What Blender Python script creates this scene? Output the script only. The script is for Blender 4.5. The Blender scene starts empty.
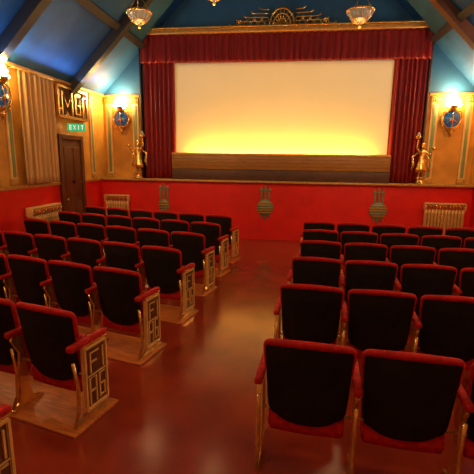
import bpy, bmesh, math, random
from mathutils import Vector, Matrix
random.seed(4)
sc=bpy.context.scene
try:
    sc.view_settings.view_transform='Standard'; sc.view_settings.look='None'
except Exception as e: print(e)

# ---------------- materials ----------------
def mat(name,col,rough=.6,metal=0,var=.0,scale=8,emis=None,es=0,sheen=0,bump=0,spec=.5,coat=0,col2=None,stretch=None):
    m=bpy.data.materials.new(name); m.use_nodes=True
    nt=m.node_tree; b=nt.nodes['Principled BSDF']
    b.inputs['Roughness'].default_value=rough; b.inputs['Metallic'].default_value=metal
    b.inputs['Specular IOR Level'].default_value=spec
    if sheen:
        b.inputs['Sheen Weight'].default_value=sheen; b.inputs['Sheen Tint'].default_value=(col[0]*1.0+.1,col[1]+.02,col[2]+.02,1)
    if coat: b.inputs['Coat Weight'].default_value=coat
    tc=nt.nodes.new('ShaderNodeTexCoord'); mp=nt.nodes.new('ShaderNodeMapping')
    nt.links.new(tc.outputs['Object'],mp.inputs['Vector'])
    if stretch: mp.inputs['Scale'].default_value=stretch
    n=nt.nodes.new('ShaderNodeTexNoise'); n.inputs['Scale'].default_value=scale; n.inputs['Detail'].default_value=5
    nt.links.new(mp.outputs['Vector'],n.inputs['Vector'])
    r=nt.nodes.new('ShaderNodeValToRGB')
    c2=col2 if col2 else tuple(c*(1-var) for c in col)
    r.color_ramp.elements[0].color=(*c2,1); r.color_ramp.elements[1].color=(*col,1)
    r.color_ramp.elements[0].position=.35; r.color_ramp.elements[1].position=.65
    nt.links.new(n.outputs['Fac'],r.inputs['Fac']); nt.links.new(r.outputs['Color'],b.inputs['Base Color'])
    if bump:
        bp=nt.nodes.new('ShaderNodeBump'); bp.inputs['Strength'].default_value=bump; bp.inputs['Distance'].default_value=.01
        nt.links.new(n.outputs['Fac'],bp.inputs['Height']); nt.links.new(bp.outputs['Normal'],b.inputs['Normal'])
    if emis:
        b.inputs['Emission Color'].default_value=(*emis,1); b.inputs['Emission Strength'].default_value=es
    return m
VEL=mat('red_velvet',(.54,.009,.007),.7,var=.4,scale=25,sheen=.25,spec=.25)
VELD=mat('dark_back_velvet',(.014,.010,.008),.7,var=.5,scale=12,spec=.2)
GOLD=mat('gilt_metal',(.95,.56,.14),.26,.75,var=.35,scale=20)
GOLDD=mat('gilt_paint',(.62,.33,.08),.45,.25,var=.3,scale=20)
FLOOR=mat('red_lino',(.32,.036,.012),.19,var=.25,scale=2.5,bump=.05,spec=.6)
WOODF=mat('plinth_wood',(.68,.19,.03),.4,var=.4,scale=6,stretch=(1,8,8))
REDW=mat('red_wall_paint',(.76,.009,.005),.45,var=.15,scale=3)
YEL=mat('ochre_wall_paint',(.70,.33,.045),.6,var=.25,scale=3)
BLUE=mat('blue_ceiling_paint',(.012,.11,.34),.7,var=.35,scale=2)
BLUEW=mat('blue_gable_paint',(.014,.11,.29),.7,var=.3,scale=2)
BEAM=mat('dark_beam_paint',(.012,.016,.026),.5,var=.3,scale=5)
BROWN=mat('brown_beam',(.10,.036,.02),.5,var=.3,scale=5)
SCR=mat('screen_white',(.9,.86,.75),.9,var=.02,scale=2)
BLK=mat('black_masking',(.008,.006,.006),.9)
CURT=mat('crimson_curtain',(.28,.003,.006),.65,var=.45,scale=3,sheen=.2,stretch=(8,8,.3))
BEIGE=mat('beige_curtain',(.72,.42,.15),.8,var=.35,scale=3,stretch=(8,8,.3))
CREAM=mat('cream_gloss',(.85,.55,.20),.4,var=.1,scale=5)
PLATE=mat('cast_gilt_paint',(.90,.55,.17),.4,.2,var=.2,scale=12)
GREEN=mat('green_stripe',(.22,.30,.12),.5,var=.1,scale=5)
STAGEW=mat('stage_board',(.40,.18,.03),.4,var=.3,scale=4,stretch=(1,1,10))
STEEL=mat('green_steel',(.20,.24,.13),.4,.3,var=.2,scale=10)
DOORM=mat('door_wood',(.14,.040,.014),.4,var=.4,scale=4,stretch=(6,6,1))
GLASSB=mat('blue_glass',(.02,.13,.38),.2,var=.5,scale=9,emis=(.02,.2,.6),es=.08)
BULB=mat('lamp_glass',(1,.8,.5),.4,emis=(1,.74,.34),es=60)
GLASSW=mat('pendant_glass',(.32,.36,.38),.15,var=.4,scale=14,emis=(1,.8,.5),es=.06)
EXITM=mat('exit_green',(.02,.30,.12),.4,emis=(.05,.8,.3),es=.4)
WHITE=mat('white_letters',(.8,.8,.8),.5,emis=(1,1,1),es=.6)

# ---------------- mesh builder ----------------
class B:
    def __init__(s): s.v=[];s.f=[];s.m=[];s.sm=[]
    def add(s,vs,fs,m,smooth=False,M=None):
        o=len(s.v)
        for v in vs:
            v=Vector(v)
            if M is not None: v=M@v
            s.v.append(v)
        for f in fs:
            s.f.append([i+o for i in f]); s.m.append(m); s.sm.append(smooth)
    def box(s,x0,x1,y0,y1,z0,z1,m,bev=0,M=None):
        bm=bmesh.new(); bmesh.ops.create_cube(bm,size=1)
        for v in bm.verts:
            v.co=Vector(((x0+x1)/2+v.co.x*(x1-x0),(y0+y1)/2+v.co.y*(y1-y0),(z0+z1)/2+v.co.z*(z1-z0)))
        if bev: bmesh.ops.bevel(bm,geom=list(bm.edges),offset=bev,segments=2,affect='EDGES',profile=.6)
        bm.verts.index_update()
        s.add([v.co.copy() for v in bm.verts],[[v.index for v in f.verts] for f in bm.faces],m,bool(bev),M); bm.free()
    def prism(s,poly,axis,a0,a1,m,M=None):
        n=len(poly); vs=[]
        for a in (a0,a1):
            for p,q in poly:
                vs.append({'x':(a,p,q),'y':(p,a,q),'z':(p,q,a)}[axis])
        fs=[list(range(n)),list(range(2*n-1,n-1,-1))]+[[i,(i+1)%n,n+(i+1)%n,n+i] for i in range(n)]
        s.add(vs,fs,m,False,M)
    def lathe(s,prof,c,m,n=16,smooth=True,sx=1,sy=1,M=None):
        vs=[];fs=[]
        for r,z in prof:
            for k in range(n):
                a=2*math.pi*k/n; vs.append((c[0]+max(r,1e-4)*math.cos(a)*sx,c[1]+max(r,1e-4)*math.sin(a)*sy,c[2]+z))
        for i in range(len(prof)-1):
            for k in range(n):
                fs.append([i*n+k,i*n+(k+1)%n,(i+1)*n+(k+1)%n,(i+1)*n+k])
        fs.append(list(range(n))); fs.append([(len(prof)-1)*n+k for k in range(n)])
        s.add(vs,fs,m,smooth,M)
    def ball(s,c,r,m,n=12,sx=1,sy=1,sz=1,M=None):
        s.lathe([(r*math.sin(math.pi*i/8),-r*sz*math.cos(math.pi*i/8)) for i in range(9)],c,m,n,True,sx,sy,M)
    def tube(s,path,r,m,n=6,closed=False,smooth=True,M=None):
        P=[Vector(p) for p in path]; L=len(P); rs=r if isinstance(r,(list,tuple)) else [r]*L
        vs=[];fs=[]; up=None
        for i,p in enumerate(P):
            if closed: t=P[(i+1)%L]-P[i-1]
            else: t=P[min(i+1,L-1)]-P[max(i-1,0)]
            t.normalize()
            if up is None: up=Vector((0,0,1)) if abs(t.z)<.9 else Vector((0,1,0))
            a=t.cross(up)
            if a.length<1e-3: a=t.cross(Vector((1,0,.1)))
            a.normalize(); b=a.cross(t); b.normalize(); up=b
            for k in range(n):
                g=2*math.pi*(k+.5)/n; vs.append(p+a*rs[i]*math.cos(g)+b*rs[i]*math.sin(g))
        R=L if closed else L-1
        for i in range(R):
            j=(i+1)%L
            for k in range(n): fs.append([i*n+k,i*n+(k+1)%n,j*n+(k+1)%n,j*n+k])
        if not closed: fs.append(list(range(n))); fs.append([(L-1)*n+k for k in range(n)])
        s.add(vs,fs,m,smooth,M)
    def mesh(s,name):
        me=bpy.data.meshes.new(name); me.from_pydata([tuple(v) for v in s.v],[],s.f)
        ml=[]
        for m in s.m:
            if m not in ml: ml.append(m)
        for m in ml: me.materials.append(m)
        for p,m,sm in zip(me.polygons,s.m,s.sm): p.material_index=ml.index(m); p.use_smooth=sm
        bm=bmesh.new(); bm.from_mesh(me); bmesh.ops.recalc_face_normals(bm,faces=list(bm.faces)); bm.to_mesh(me); bm.free()
        return me
    def obj(s,name,loc=(0,0,0),rz=0): return place(s.mesh(name),name,loc,rz)
def place(me,name,loc=(0,0,0),rz=0):
    o=bpy.data.objects.new(name,me); sc.collection.objects.link(o); o.location=loc; o.rotation_euler=(0,0,rz); return o

# ---------------- room ----------------
XL,XR,YF,YB=-4.63,4.05,9.8,-3.0
EZ=3.4; TZ=5.5; run=TZ-EZ
b=B(); b.box(XL-.2,XR+.2,YB-1.5,YF+.2,-.15,0,FLOOR); b.obj('floor')
b=B(); b.prism([(XL,0),(XR,0),(XR,EZ),(XR-run,TZ),(XL+run,TZ),(XL,EZ)],'y',YF,YF+.2,BLUEW)
for x0,x1 in ((XL,-3.62),(3.0,XR)): b.box(x0,x1,YF-.02,YF,1.40,EZ-.03,YEL)
b.obj('wall_front')
b=B(); b.box(XL+.002,XR-.002,YF-.3,YF-.022,0.0,1.36,REDW); b.obj('wall_stage_front')
b=B(); b.box(XL+.002,XR-.002,YF-.42,YF-.022,1.362,1.41,GOLDD,.008)
b.obj('trim_stage_ledge')
for nm,x0,x1,s in (('left',XL-.2,XL,1),('right',XR,XR+.2,-1)):
    b=B(); b.box(x0,x1,YB,YF,0,1.37,REDW); b.box(x0,x1,YB,YF,1.37,EZ,YEL); b.obj('wall_'+nm)
    w=XL if s==1 else XR
    b=B(); b.box(min(w,w+s*.03),max(w,w+s*.03),YB+.01,YF-.43,1.34,1.40,GOLDD,.006); b.obj('trim_dado_'+nm)
    b=B(); b.box(min(w,w+s*.07),max(w,w+s*.07),YB+.01,YF-.03,EZ-.06,EZ+.0,GOLDD,.01); b.obj('trim_cornice_'+nm)
b=B()
for x0,x1 in ((XL+.08,-3.67),(3.0,XR-.08)): b.box(x0,x1,YF-.07,YF-.022,EZ-.07,EZ,GOLDD,.01)
b.obj('trim_cornice_front')
b=B()
t=.12
b.prism([(XL-.2,EZ),(XL,EZ),(XL+run,TZ),(XR-run,TZ),(XR,EZ),(XR+.2,EZ),(XR+.2,EZ+.1),(XR-run+.05,TZ+t),(XL+run-.05,TZ+t),(XL-.2,EZ+.1)],'y',YB,YF+.2,BLUE)
b.obj('ceiling')
PX,PZ=-.29,3.575; pw,ph=.113,.0455
b=B()
b.box(XL-.2,PX-pw,YB-.03,YB,0,TZ,YEL); b.box(PX+pw,XR+.2,YB-.03,YB,0,TZ,YEL)
b.box(PX-pw,PX+pw,YB-.03,YB,0,PZ-ph,YEL); b.box(PX-pw,PX+pw,YB-.03,YB,PZ+ph,TZ,YEL)
b.obj('wall_back')
for yy in (8.3,6.0,3.6,1.0):
    b=B(); d=.16; w=.09
    for s,wx in ((1,XL),(-1,XR)):
        P=[(wx+s*.01,EZ),(wx+s*run,TZ-.01),(wx+s*run+s*.08,TZ-.01-d),(wx+s*.01,EZ-.25)]
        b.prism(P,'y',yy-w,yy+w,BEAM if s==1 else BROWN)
    b.box(XL+run,XR-run,yy-w,yy+w,TZ-.2,TZ-.006,BEAM)
    b.obj('roof_truss')
for s,wx in ((1,XL),(-1,XR)):
    b=B()
    x=wx+s*run*.52; z=EZ+run*.52
    for y0,y1 in ((-2.9,.9),(1.1,3.5),(3.7,5.9),(6.1,8.2),(8.4,9.78)):
        b.prism([(x-.05*s,z-.055),(x+.05*s,z+.045),(x+.13*s,z-.035),(x+.03*s,z-.135)],'y',y0,y1,BEAM)
    b.obj('roof_purlin')

# ---------------- proscenium / screen / curtains ----------------
CX0,CX1=-3.57,2.90
SX0,SX1,SZ0,SZ1=-2.79,2.20,2.05,4.10
b=B(); b.box(SX0-.35,SX1+.35,YF-.05,YF-.005,SZ0-.2,SZ1+.3,BLK); 
b.box(SX0,SX1,YF-.07,YF-.052,SZ0-.12,SZ1,SCR); b.obj('cinema_screen')
b=B(); b.box(SX0-.03,SX1+.03,YF-.30,YF-.26,1.66,2.02,STAGEW,.006)
b.box(SX0-.03,SX1+.03,YF-.32,YF-.27,1.98,2.04,GOLDD,.006)
b.box(SX0-.03,SX1+.03,YF-.31,YF-.25,1.412,1.65,BROWN,.006)
for i in range(1,4): b.box(SX0,SX1,YF-.303,YF-.30,1.66+i*.08-.003,1.66+i*.08+.003,BROWN)
b.obj('stage_footlight_board')
def pleat(b,x0,x1,z0,z1,y,amp,n,m,axis='x'):
    N=n*8; Z=14; vs=[];fs=[]
    ph=random.random()*6
    for j in range(Z+1):
        v=j/Z
        for i in range(N+1):
            u=i/N; a=u*n*2*math.pi
            zz=z0+(z1-z0)*v
            off=amp*(math.sin(a+.5*math.sin(u*9+ph))+.3*math.sin(2.3*a+ph+v*1.5))*(.75+.25*(1-v))
            p=x0+(x1-x0)*u
            vs.append((p,y+off,zz) if axis=='x' else (y+off,p,zz))
    for j in range(Z):
        for i in range(N):
            k=j*(N+1)+i; fs.append([k,k+1,k+N+2,k+N+1])
    b.add(vs,fs,m,True)
def thick(o,t):
    md=o.modifiers.new('thick','SOLIDIFY'); md.thickness=t; return o
for x0,x1 in ((CX0+.02,SX0+.02),(SX1-.02,CX1-.02)):
    b=B(); pleat(b,x0,x1,1.42,4.66,YF-.120,.036,7,CURT); thick(b.obj('stage_curtain'),.006)
b=B(); pleat(b,CX0+.01,CX1-.01,SZ1-.03,4.66,YF-.225,.032,44,CURT); thick(b.obj('curtain_valance'),.006)
b=B()
b.box(CX0-.06,CX1+.06,YF-.32,YF-.022,4.67,4.76,GOLDD,.012)
b.box(CX0-.08,CX1+.08,YF-.34,YF-.022,4.765,4.80,GOLD,.01)
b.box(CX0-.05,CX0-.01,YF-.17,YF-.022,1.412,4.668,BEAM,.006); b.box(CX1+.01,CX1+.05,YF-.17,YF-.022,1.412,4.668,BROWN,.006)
b.obj('proscenium_frame')
b=B(); cx=-.3; yz=YF-.08
def arc(cx,cz,rx,rz,a0,a1,n=12): return [(cx+rx*math.cos(math.radians(a0+(a1-a0)*i/n)),yz,cz+rz*math.sin(math.radians(a0+(a1-a0)*i/n))) for i in range(n+1)]
for r in (.12,.2,.28): b.tube(arc(cx,4.84,r,r*1.3,0,180),.022,GOLD)
for a in range(20,161,20): b.tube([(cx+.05*math.cos(math.radians(a)),yz,4.84+.05*math.sin(math.radians(a))),(cx+.34*math.cos(math.radians(a)),yz,4.84+.44*math.sin(math.radians(a)))],.015,GOLD)
for s in (-1,1):
    for k in range(5):
        L=1.2-k*.17; z=4.86+k*.08
        b.tube([(cx+s*.3,yz,z),(cx+s*(L-.06),yz,z+.01),(cx+s*L,yz,z+.04),(cx+s*(L-.02),yz,z+.06)],.018,GOLD)
    for k in range(4):
        b.ball((cx+s*(.45+k*.17),yz,4.93+.03*(3-k)),.04,GOLD,8,sy=.4)
        b.tube(arc(cx+s*(.45+k*.17),4.86,.07,.12,0,180,8),.012,GOLD)
b.box(cx-1.25,cx+1.25,YF-.10,YF-.022,4.805,4.835,GOLD)
b.obj('gilt_crest')

def pilaster(name,x,y,axis):
    b=B(); w=.075
    def bx(a0,a1,d0,d1,z0,z1,m):
        if axis=='f': b.box(x+a0,x+a1,y-d1,y-d0,z0,z1,m,.004)
        elif axis=='l': b.box(x+d0,x+d1,y+a0,y+a1,z0,z1,m,.004)
        else: b.box(x-d1,x-d0,y+a0,y+a1,z0,z1,m,.004)
    bx(-w,w,0,.03,1.42,EZ-.075,CREAM)
    bx(-w*.45,w*.45,.03,.042,1.55,EZ-.25,GREEN)
    bx(-w-.02,w+.02,0,.045,1.42,1.52,GOLDD); bx(-w-.02,w+.02,0,.045,EZ-.2,EZ-.08,GOLDD)
    for k in range(3): bx(-w*.6+k*w*.45,-w*.6+k*w*.45+w*.25,.045,.052,EZ-.19,EZ-.09,GOLD)
    b.obj(name)
for x in (-4.48,-3.8,3.14,3.86): pilaster('pilaster',x,YF-.022,'f')
for y in (5.84,6.28,9.1,3.3,1.2): pilaster('pilaster',XL+.001,y,'l')
for y in (8.6,5.95,3.3,1.2): pilaster('pilaster',XR-.001,y,'r')

def sconce_mesh():
    b=B()
    b.prism([(-.09,-.42),(.09,-.42),(.14,-.2),(.10,.25),(.0,.36),(-.10,.25),(-.14,-.2)],'y',-.025,-.0,GOLDD)
    R=Matrix.Translation((0,-.06,-.05))@Matrix.Rotation(math.radians(90),4,'X')
    b.lathe([(.001,-.02),(.17,-.02),(.185,0),(.17,.03),(.12,.055),(.001,.065)],(0,0,0),GLASSB,24,M=R)
    b.tube([(.19*math.cos(a*math.pi/12),-.07,-.05+.19*math.sin(a*math.pi/12)) for a in range(24)],.018,GOLD,closed=True)
    b.tube([(0,-.12,-.24),(0,-.14,-.05),(0,-.12,.13)],.012,GOLD)
    b.tube([(-.11,-.115,-.12),(0,-.14,-.05),(.11,-.115,-.12)],.009,GOLD)
    b.lathe([(.01,-.42),(.03,-.36),(.05,-.32),(.03,-.28),(.07,-.24),(.08,-.22)],(0,-.07,0),GOLD)
    for s in (-1,1): b.tube([(s*.05,-.06,-.3),(s*.17,-.08,-.24),(s*.225,-.09,-.08),(s*.18,-.1,.10),(s*.05,-.1,.16)],.014,GOLD)
    b.lathe([(.02,.12),(.05,.15),(.09,.21),(.10,.235),(.09,.235),(.05,.17),(.001,.16)],(0,-.12,0),GOLD)
    for k in range(-3,4):
        a=math.radians(k*24); b.tube([(0,-.12,.19),(.08*math.sin(a),-.125,.19+.12*math.cos(a)),(.17*math.sin(a),-.12,.19+.24*math.cos(a))],[.02,.035,.022],BULB,8)
    return b.mesh('sconce_lamp')
SM=sconce_mesh()
def light(kind,loc,e,col,**k):
    l=bpy.data.lights.new('lamp_light',kind); l.energy=e; l.color=col
    for a,v in k.items(): setattr(l,a,v)
    o=bpy.data.objects.new('lamp_light',l); sc.collection.objects.link(o); o.location=loc; return o
WARM=(1,.62,.22)
def sconce(x,y,rz,e):
    o=place(SM,'sconce_lamp',(x,y,2.88),rz)
    l=light('POINT',Vector((0,-.20,.46)),e,WARM,shadow_soft_size=.05); l.parent=o; l.name='bulb_or_fill_light'
for x in (-4.14,3.50): sconce(x,YF-.024,0,85)
for y,e in ((6.06,70),(2.4,30)): sconce(XL+.003,y,math.radians(90),e)  # second one is out of view, added for fill
for y,e in ((7.2,40),(2.4,30)): sconce(XR-.003,y,math.radians(-90),e)  # the rear one here is also unseen, added for fill

def statue(x,y,z,flip):
    me=bpy.data.meshes.new('sk'); 
    V=[(0,0,.50),(0,.01,.60),(0,0,.70),(0,0,.75),(0,-.01,.80),(0,-.01,.85),
       (.07,0,.70),(.14,-.02,.78),(.13,-.03,.90),(-.07,0,.70),(-.15,-.03,.64),(-.20,-.06,.74),
       (.045,0,.46),(.06,-.03,.31),(.05,.0,.17),(.05,-.04,.155),(-.045,0,.46),(-.09,-.01,.32),(-.05,.05,.18),(-.05,.01,.155)]
    V=[(a*flip,b_,c) for a,b_,c in V]
    E=[(0,1),(1,2),(2,3),(3,4),(4,5),(2,6),(6,7),(7,8),(2,9),(9,10),(10,11),(0,12),(12,13),(13,14),(14,15),(0,16),(16,17),(17,18),(18,19)]
    R=[.06,.05,.065,.026,.045,.035,.03,.024,.018,.03,.024,.018,.05,.036,.02,.018,.05,.036,.02,.018]
    me.from_pydata(V,E,[]); o=bpy.data.objects.new('sk',me); sc.collection.objects.link(o)
    o.modifiers.new('s','SKIN'); o.modifiers.new('sub','SUBSURF').levels=1
    for i,r in enumerate(R): me.skin_vertices[0].data[i].radius=(r,r*.85)
    me.skin_vertices[0].data[0].use_root=True
    dg=bpy.context.evaluated_depsgraph_get(); ev=o.evaluated_get(dg); em=ev.to_mesh()
    vs=[v.co.copy() for v in em.vertices]; fs=[list(p.vertices) for p in em.polygons]; ev.to_mesh_clear()
    bpy.data.objects.remove(o)
    b=B(); b.add(vs,fs,GOLD,True)
    b.lathe([(.11,0),(.11,.03),(.09,.05),(.08,.11),(.10,.13),(.10,.15)],(0,0,0),GOLD,20)
    b.lathe([(.14,.26),(.12,.34),(.09,.44),(.075,.52),(.055,.55)],(0,0,0),GOLD,14,sy=.6)
    b.ball((0,.012,.86),.042,GOLD,10); 
    b.tube([(.06*flip,.03,.70),(.2*flip,.04,.6),(.17*flip,.03,.42),(.22*flip,.02,.3)],[.02,.03,.035,.016],GOLD)
    b.tube([(-.05*flip,.03,.70),(-.16*flip,.04,.55),(-.13*flip,.03,.38),(-.19*flip,.02,.26)],[.015,.025,.03,.012],GOLD)
    b.tube([(.13*flip,-.03,.84),(.13*flip,-.03,1.0)],.014,GOLD)
    b.lathe([(.015,.97),(.06,1.0),(.07,1.03),(.02,1.04)],(.13*flip,-.03,0),GOLD,12)
    b.lathe([(.035,1.03),(.04,1.06),(.01,1.12)],(.13*flip,-.03,0),GLASSW,10)
    b.lathe([(.015,.74),(.07,.77),(.07,.79),(.02,.80)],(-.20*flip,-.06,0),GOLD,12)
    b.obj('gilded_statue',(x,y,z))
statue(-3.66,YF-.305,1.412,1); statue(2.90,YF-.305,1.412,-1)

def orn(x,w):
    b=B(); y1=YF-.302; y0=y1-.02
    for k in (-1,0,1): b.box(x+k*.09-.022,x+k*.09+.022,y0-.004,y1,.48+abs(k)*.05,1.30-abs(k)*.05,STEEL,.003)
    R=Matrix.Translation((x,y0,.78))@Matrix.Rotation(math.radians(90),4,'X')
    b.lathe([(.001,-.01),(w,-.01),(w,.0),(w-.02,.015),(.001,.015)],(0,0,0),STEEL,28,M=R)
    for k in range(-2,3):
        L=math.sqrt(max(w*w-(k*.06)**2,0))
        b.box(x-L,x+L,y0-.03,y0-.012,.78+k*.06-.01,.78+k*.06+.01,GOLDD,.003)
    b.box(x-.14,x+.14,y0-.01,y1,1.17,1.2,STEEL,.003)
    b.obj('art_deco_ornament')
orn(-3.03,.14); orn(-.55,.20); orn(2.04,.20)

def radiator(loc,rz,w,n):
    b=B()
    for i in range(n):
        x=-w/2+w*(i+.5)/n; p=w/n*.36
        b.box(x-p,x+p,-.13,-.03,.16,.86,CREAM,.018)
        b.box(x-p*.9,x+p*.9,-.145,-.125,.24,.78,GOLDD,.01)
    for z in (.2,.82): b.tube([(-w/2,-.08,z),(w/2,-.08,z)],.028,CREAM,8)
    for s in (-1,1):
        b.box(s*w*.42-.02,s*w*.42+.02,-.12,-.04,0,.17,CREAM,.005)
        b.tube([(s*w/2,-.08,.2),(s*(w/2+.05),-.08,.2),(s*(w/2+.06),-.08,.15),(s*(w/2+.06),-.08,.0)],.014,GOLD,8)
    for k in range(n): b.tube([(-w/2+w*k/n,-.146,.86),(-w/2+w*(k+1)/n,-.146,.98)],.009,GOLD); b.tube([(-w/2+w*k/n,-.146,.98),(-w/2+w*(k+1)/n,-.146,.86)],.009,GOLD)
    b.box(-w/2,w/2,-.15,-.02,.98,1.005,CREAM,.005)
    for s in (-1,1): b.box(s*w/2-.012,s*w/2+.012,-.15,-.02,.84,1.0,CREAM,.004)
    b.obj('column_radiator',loc,rz)
radiator((-4.2,YF-.305,.0),0,.6,9); radiator((3.45,YF-.305,0),0,.85,12); radiator((XL+.003,6.95,0),math.radians(90),.9,12)

b=B(); pleat(b,6.45,7.52,1.42,3.30,XL+.10,.045,8,BEIGE,axis='y'); thick(b.obj('window_curtain'),.006)
b=B(); b.tube([(XL+.10,6.40,3.325),(XL+.10,7.56,3.325)],.016,GOLDD); 
for y in (6.40,7.56): b.ball((XL+.10,y,3.325),.022,GOLDD); b.tube([(XL+.002,y,3.325),(XL+.1,y,3.325)],.01,GOLDD)
b.obj('curtain_rail')
b=B(); DY0,DY1,DZ=7.75,8.5,2.25
b.box(XL+.001,XL+.03,DY0,DY1,0,DZ,DOORM,.004)
for z0,z1 in ((.2,.95),(1.1,2.1)):
    for q in (0,1):
        y0=DY0+.08+q*(DY1-DY0)/2-.01*q; b.box(XL+.03,XL+.042,y0,y0+.25,z0,z1,DOORM,.006)
b.ball((XL+.06,DY0+.08,1.02),.03,GOLD)
b.obj('door_1')
b=B()
b.box(XL+.001,XL+.06,DY0-.1,DY0-.005,0,DZ+.1,DOORM,.006); b.box(XL+.001,XL+.06,DY1+.005,DY1+.1,0,DZ+.1,DOORM,.006); b.box(XL+.001,XL+.06,DY0,DY1,DZ+.005,DZ+.1,DOORM,.006)
b.obj('trim_door_frame')
b=B(); GX=XL+.06
y0,y1,z0,z1=7.68,8.82,2.70,3.28
b.box(XL+.002,XL+.015,y0,y1,z0,z1,BROWN)
def gb(p,r=.03): b.tube([(GX,a,c) for a,c in p],r,GOLD,4,smooth=False)
gb([(y0,z0),(y1,z0)],.036); gb([(y0,z1),(y1,z1)],.036); gb([(y0,z0),(y0,z1)],.036); gb([(y1,z0),(y1,z1)],.036)
c=(y0+y1)/2
gb([(y0+.14,z0),(y0+.14,z1-.08),(y0+.33,z0+.2),(y0+.52,z1-.08),(y0+.52,z0)])
gb([(c+.08,z0+.1),(c+.08,z1-.1),(c+.28,z1-.1)]); gb([(c+.18,z0+.28),(c+.28,z0+.28),(c+.28,z0+.1),(c+.08,z0+.1)],.022)
gb([(c+.4,z0),(c+.4,z1-.12),(c+.5,z1-.12)],.022)
gb([(y0,z0+.15),(y0+.12,z0+.15)]); gb([(y0+.26,z0),(y0+.33,z0+.1),(y0+.4,z0)],.02)
for s in (y0,y1):
    for zz in (z0,z1): b.tube([(XL+.003,s,zz),(GX,s,zz)],.02,GOLD,6)
b.obj('gilt_fret_grille')
b=B(); b.box(-.17,.17,-.05,0,-.075,.075,EXITM,.005)
for i,ch in enumerate('EXIT'):
    x=-.14+i*.075
    def lb(a,c,w,h): b.box(x+a,x+a+w,-.055,-.05,c,c+h,WHITE)
    if ch=='E': lb(0,-.045,.012,.09); [lb(0,q,.045,.012) for q in (-.045,-.006,.033)]
    if ch=='I': lb(.02,-.045,.012,.09)
    if ch=='T': lb(.02,-.045,.012,.09); lb(0,.033,.05,.012)
    if ch=='X':
        for s in (-1,1): b.tube([(x+.025-s*.022,-.053,-.045),(x+.025+s*.022,-.053,.045)],.006,WHITE,4)
b.tube([(-.15,.0,0),(-.15,.07,0)],.01,GOLDD)
b.obj('exit_sign',(XL+.19,8.1,2.50),math.radians(35))

def pendant(x,y,z,top,r,e):
    b=B()
    b.lathe([(.001,-.16),(.02,-.15),(.03,-.13),(.45*r,-.11),(.75*r,-.06),(.95*r,.0),(r,.03),(.97*r,.05),(.85*r,.05)],(0,0,0),GLASSW,24)
    b.tube([(r*1.01*math.cos(k*math.pi/12),r*1.01*math.sin(k*math.pi/12),.04) for k in range(24)],.02,GOLD,closed=True)
    b.tube([(.62*r*math.cos(k*math.pi/12),.62*r*math.sin(k*math.pi/12),-.09) for k in range(24)],.01,GOLD,closed=True)
    for k in range(12):
        a=k*math.pi/6; ca,sa=math.cos(a),math.sin(a)
        b.tube([(ca*.03,sa*.03,-.14),(ca*.6*r,sa*.6*r,-.10),(ca*.96*r,sa*.96*r,.0),(ca*r*1.02,sa*r*1.02,.06)],.008,GOLD,4)
    b.ball((0,0,-.18),.03,GOLD)
    for k in range(3):
        a=k*2.094; b.tube([(r*math.cos(a),r*math.sin(a),.04),(0,0,.34)],.006,GOLD,4)
    b.tube([(0,0,.33),(0,0,top-z)],.008,GOLD,6); b.lathe([(.06,-.04),(.05,-.02),(.0,-.0)],(0,0,top-z),GOLD)
    o=b.obj('pendant_lamp',(x,y,z))
    if e:
        l=light('POINT',(0,0,-.32),e,(1,.60,.26),shadow_soft_size=.12); l.parent=o; l.name='bulb_or_fill_light'  # warm fill added below the bowl, which itself looks unlit
pendant(-2.60,7.0,4.24,5.3,.2,8); pendant(1.00,7.0,4.16,TZ,.2,8); pendant(-1.25,6.6,4.42,TZ,.2,7)
for x in (-2.6,1.9):  # these four hang out of view, added as general fill
    pendant(x,3.3,4.35,TZ-.02,.25,75); pendant(x,.3,4.3,TZ-.02,.25,70)

# ---------------- seats ----------------
W=.57
def back_outline():
    pts=[]
    def hw(z): return .240+.024*(z-.27)/.58
    n=8
    for i in range(n+1):
        u=i/n; x=.19*u; pts.append((x,.27+.05*u**3))
    for i in range(1,5): 
        a=i/4*math.pi/2; pts.append((.19+.050*math.sin(a),.32+.05*(1-math.cos(a))))
    for i in range(1,7):
        z=.37+(.80-.37)*i/6; pts.append((hw(z)+.0,z))
    x1=hw(.80)
    for i in range(1,6):
        a=i/5*math.pi/2; pts.append((x1-.04*(1-math.cos(a)),.80+.038*math.sin(a)))
    for i in range(1,7):
        u=i/6; x=(x1-.04)*(1-u); pts.append((x,.838+.018*(1-(x/(x1-.04))**2)))
    return pts+[(-x,z) for x,z in reversed(pts[1:-1])]
OUT=back_outline()
def ypos(x,z): return .02-.16*(z-.3)+.045*(abs(x)/.26)**2.2
def std_plain(b,x):
    P=[(-.13,0),(.15,0),(.15,.02),(.06,.05),(.035,.14),(.03,.30),(.05,.42),(.12,.54),(.20,.56),(.20,.585),(-.07,.585),(-.09,.56),(-.03,.44),(-.045,.30),(-.05,.14),(-.07,.05),(-.13,.02)]
    b.prism(P,'x',x-.011,x+.011,GOLD)
    b.tube([(x,-.12,.02),(x,-.075,.12),(x,-.06,.3),(x,-.085,.5)],.013,GOLD,6)
    b.ball((x,-.12,.016),.02,GOLD,8,sz=.7)
def arm(b,x):
    b.box(x-.025,x+.025,-.12,.25,.587,.632,VEL,.016)
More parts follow.
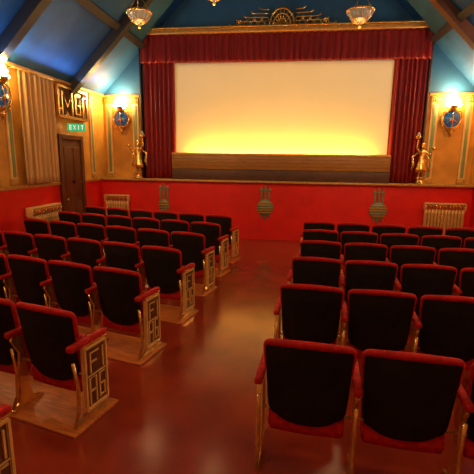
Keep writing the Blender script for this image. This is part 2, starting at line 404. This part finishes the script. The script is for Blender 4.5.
def std_aisle(b,x,s):
    y0,y1=.0,.235
    b.box(x-.012,x+.012,y0,y1,.08,.57,PLATE,.004)
    b.prism([(-.10,0),(.29,0),(.29,.025),(.23,.05),(.22,.085),(.01,.085),(-.01,.05),(-.10,.025)],'x',x-.014,x+.014,GOLD)
    xs=x+s*.016
    def g(p,r=.009,m=PLATE): b.tube([(xs,y0+a,c) for a,c in p],r,m,4,smooth=False)
    w=y1-y0
    for p in ([(.01,.09),(.01,.56)],[(.01,.56),(w-.01,.56)],[(w-.01,.56),(w-.01,.09)],[(w-.01,.09),(.01,.09)]): g(p,.012)
    b.box(min(x,x+s*.0135),max(x,x+s*.0135),y0+.022,y1-.022,.105,.545,DOORM)
    g([(.045,.12),(.045,.32),(.11,.32),(.11,.12)]); g([(.045,.22),(.11,.22)])
    g([(.145,.13),(.145,.32),(.20,.32)]); g([(.145,.23),(.195,.23),(.195,.14),(.145,.14)])
    g([(.06,.36),(.06,.51),(.15,.51)]); g([(.06,.44),(.125,.44)]); g([(.19,.36),(.19,.52)]); g([(.02,.34),(w-.02,.34)],.006)
    b.box(x-.018,x+.018,y0-.01,y1+.01,.565,.587,GOLD,.004)
    b.tube([(x,-.10,.02),(x,-.06,.12),(x,-.05,.3),(x,-.085,.5)],.013,GOLD,6)
def seat_mesh(left,right):
    b=B(); n=len(OUT); c=(0,.56)
    def ring(dx,dt,dy):
        r=[]
        for x,z in OUT:
            fx=x*max(0,1-dx/.26); 
            fz=c[1]+(z-c[1])*(1-(dt if z>c[1] else dx)/.28)
            r.append((fx,ypos(fx,fz)+dy,fz))
        return r
    rings=[ring(.0,.0,.0),ring(.004,.008,-.018),ring(.008,.036,-.022),ring(.03,.06,-.024),ring(.12,.13,-.034),ring(.2,.2,-.038)]
    mats_=[VEL,VELD,VELD,VELD,VELD]
    for i in range(5):
        b.add(rings[i]+rings[i+1],[[k,(k+1)%n,n+(k+1)%n,n+k] for k in range(n)],mats_[i],True)
    b.add(rings[5],[list(range(n))],VELD,True)
    fr=[ring(0,0,0),ring(.012,.012,.03),ring(.05,.05,.055),ring(.14,.14,.065),ring(.22,.22,.067)]
    for i in range(4): b.add(fr[i]+fr[i+1],[[k,(k+1)%n,n+(k+1)%n,n+k] for k in range(n)],VEL,True)
    b.add(fr[4],[list(range(n))],VEL,True)
    seq=[(x,z) for x,z in OUT if z>.60]
    L=len(seq); b.tube([(x*.985,ypos(x,z)-.002,z-.006) for x,z in seq],[.010+.014*max(0,math.sin(math.pi*i/(L-1)))**.6 for i in range(L)],VEL,8)
    cs=[]
    P=[(.02,.215),(.06,.195),(.11,.21),(.14,.28),(.155,.44),(.15,.58),(.12,.615),(.09,.60),(.07,.45),(.055,.33),(.02,.27)]
    m=len(P)
    for xx,sc_ in ((-.235,.86),(-.22,1),(-.12,1.03),(0,1.04),(.12,1.03),(.22,1),(.235,.86)):
        cs.append([(xx,.09+(y-.09)*sc_,.42+(z-.42)*sc_) for y,z in P])
    for i in range(len(cs)-1): b.add(cs[i]+cs[i+1],[[k,(k+1)%m,m+(k+1)%m,m+k] for k in range(m)],VEL,True)
    b.add(cs[0],[list(range(m))],VEL); b.add(cs[-1],[list(range(m))],VEL)
    b.tube([(-W/2+.012,.03,.36),(W/2-.012,.03,.36)],.010,GOLDD,6)
    for s,k in ((-1,left),(1,right)):
        if k is None: continue
        x=s*(W/2)
        if k=='plain': std_plain(b,x)
        else: std_aisle(b,x,s)
        arm(b,x)
    return b.mesh('cinema_seat')
MM=seat_mesh('plain',None); MR=seat_mesh('plain','aisle'); ML=seat_mesh('aisle',None); ME=seat_mesh('plain','plain')
def row(xe,ye,ang,n,side):
    a=math.radians(ang); dx,dy=math.cos(a),-math.sin(a)
    rz=-a; H0=.02 if side=='L' else .0
    for i in range(n):
        k=(i+.5)*(W+.002)
        if side=='L': px,py=xe-dx*k,ye-dy*k; me=MR if i==0 else MM
        else: px,py=xe+dx*k,ye+dy*k; me=ML if i==0 else (ME if i==n-1 else MM)
        place(me,'cinema_seat',(px,py,H0),rz)
    L=n*(W+.002)
    if side=='L':
        b=B(); b.box(-L-.02,.04,-.15,.32,0,H0-.001,WOODF,.004); b.obj('seat_row_plinth',(xe,ye,0),rz)
LR=[(-1.45,1.45),(-1.39,2.42),(-1.31,3.43),(-1.19,4.40),(-1.12,5.38),(-1.06,6.32),(-1.0,7.24)]
for x,y in LR: row(x,y,14,int((x+4.52)/(W*.972)),'L')
RR=[(-.13,2.28),(-.06,3.38),(.045,4.38),(.16,5.33),(.22,6.20),(.26,7.04)]
for x,y in RR: row(x,y,5,int((3.97-x)/W),'R')

# ---------------- lights ----------------
o=light('SPOT',(-.29,YB-.6,3.6),2050,(1,.66,.17),shadow_soft_size=.004,spot_size=math.radians(30),spot_blend=.1)
o.name='projector_light'; o.rotation_euler=(Vector((-.30,YF-.07,3.07))-Vector((-.29,YB-.6,3.6))).to_track_quat('-Z','Y').to_euler()
o=light('AREA',(-.29,YF-.19,1.9),125,(1,.40,.03)); o.data.shape='RECTANGLE'; o.data.size=4.2; o.data.size_y=.06; o.name='footlight'
o.rotation_euler=(math.radians(180-10),0,0)
for s,wx in ((1,XL),(-1,XR)):
    o=light('AREA',(wx+s*.30,3.6,EZ+.02),38,(.30,.58,1)); o.data.shape='RECTANGLE'; o.data.size=.20; o.data.size_y=11.5; o.name='ceiling_fill_light'  # blue wash added to lift the ceiling colour; no fitting built
    o.rotation_euler=(0,math.radians(180+s*25),0)
for x in (-3.2,-.3,2.6):  # unseen fittings added to brighten the red stage wall
    b=B(); b.lathe([(.05,.12),(.07,.1),(.07,-.1),(.08,-.12),(.065,-.12),(.06,-.08)],(0,0,0),BLK,16,M=Matrix.Rotation(math.radians(-55),4,'X'))
    b.tube([(0,0,.03),(0,0,.5)],.015,BLK)
    zz=min(TZ-.2,EZ+min(x-XL,XR-x)-.25)-.5
    fx=b.obj('added_wash_spot',(x,3.6,zz))
    l=light('SPOT',(0,.08,-.1),185,(1,.62,.3),shadow_soft_size=.06,spot_size=math.radians(44),spot_blend=.9); l.parent=fx; l.name='wash_fill_light'
    l.rotation_euler=(Vector((x*.98,YF-.3,1.1))-Vector((x,3.7,zz))).to_track_quat('-Z','Y').to_euler()
w=bpy.data.worlds.new('world'); sc.world=w; w.use_nodes=True; w.node_tree.nodes['Background'].inputs[0].default_value=(.02,.01,.006,1)

# ---------------- camera ----------------
f=400; cam=bpy.data.cameras.new('camera'); co=bpy.data.objects.new('camera',cam); sc.collection.objects.link(co)
cam.sensor_width=36; cam.lens=36*f/474; cam.clip_start=.05
co.matrix_world=Matrix.Translation((0,0,1.9))@Matrix.Rotation(math.radians(7.3),4,'Z')@Matrix.Rotation(math.radians(90-11.0),4,'X')@Matrix.Rotation(math.radians(.8),4,'Z')
sc.camera=co
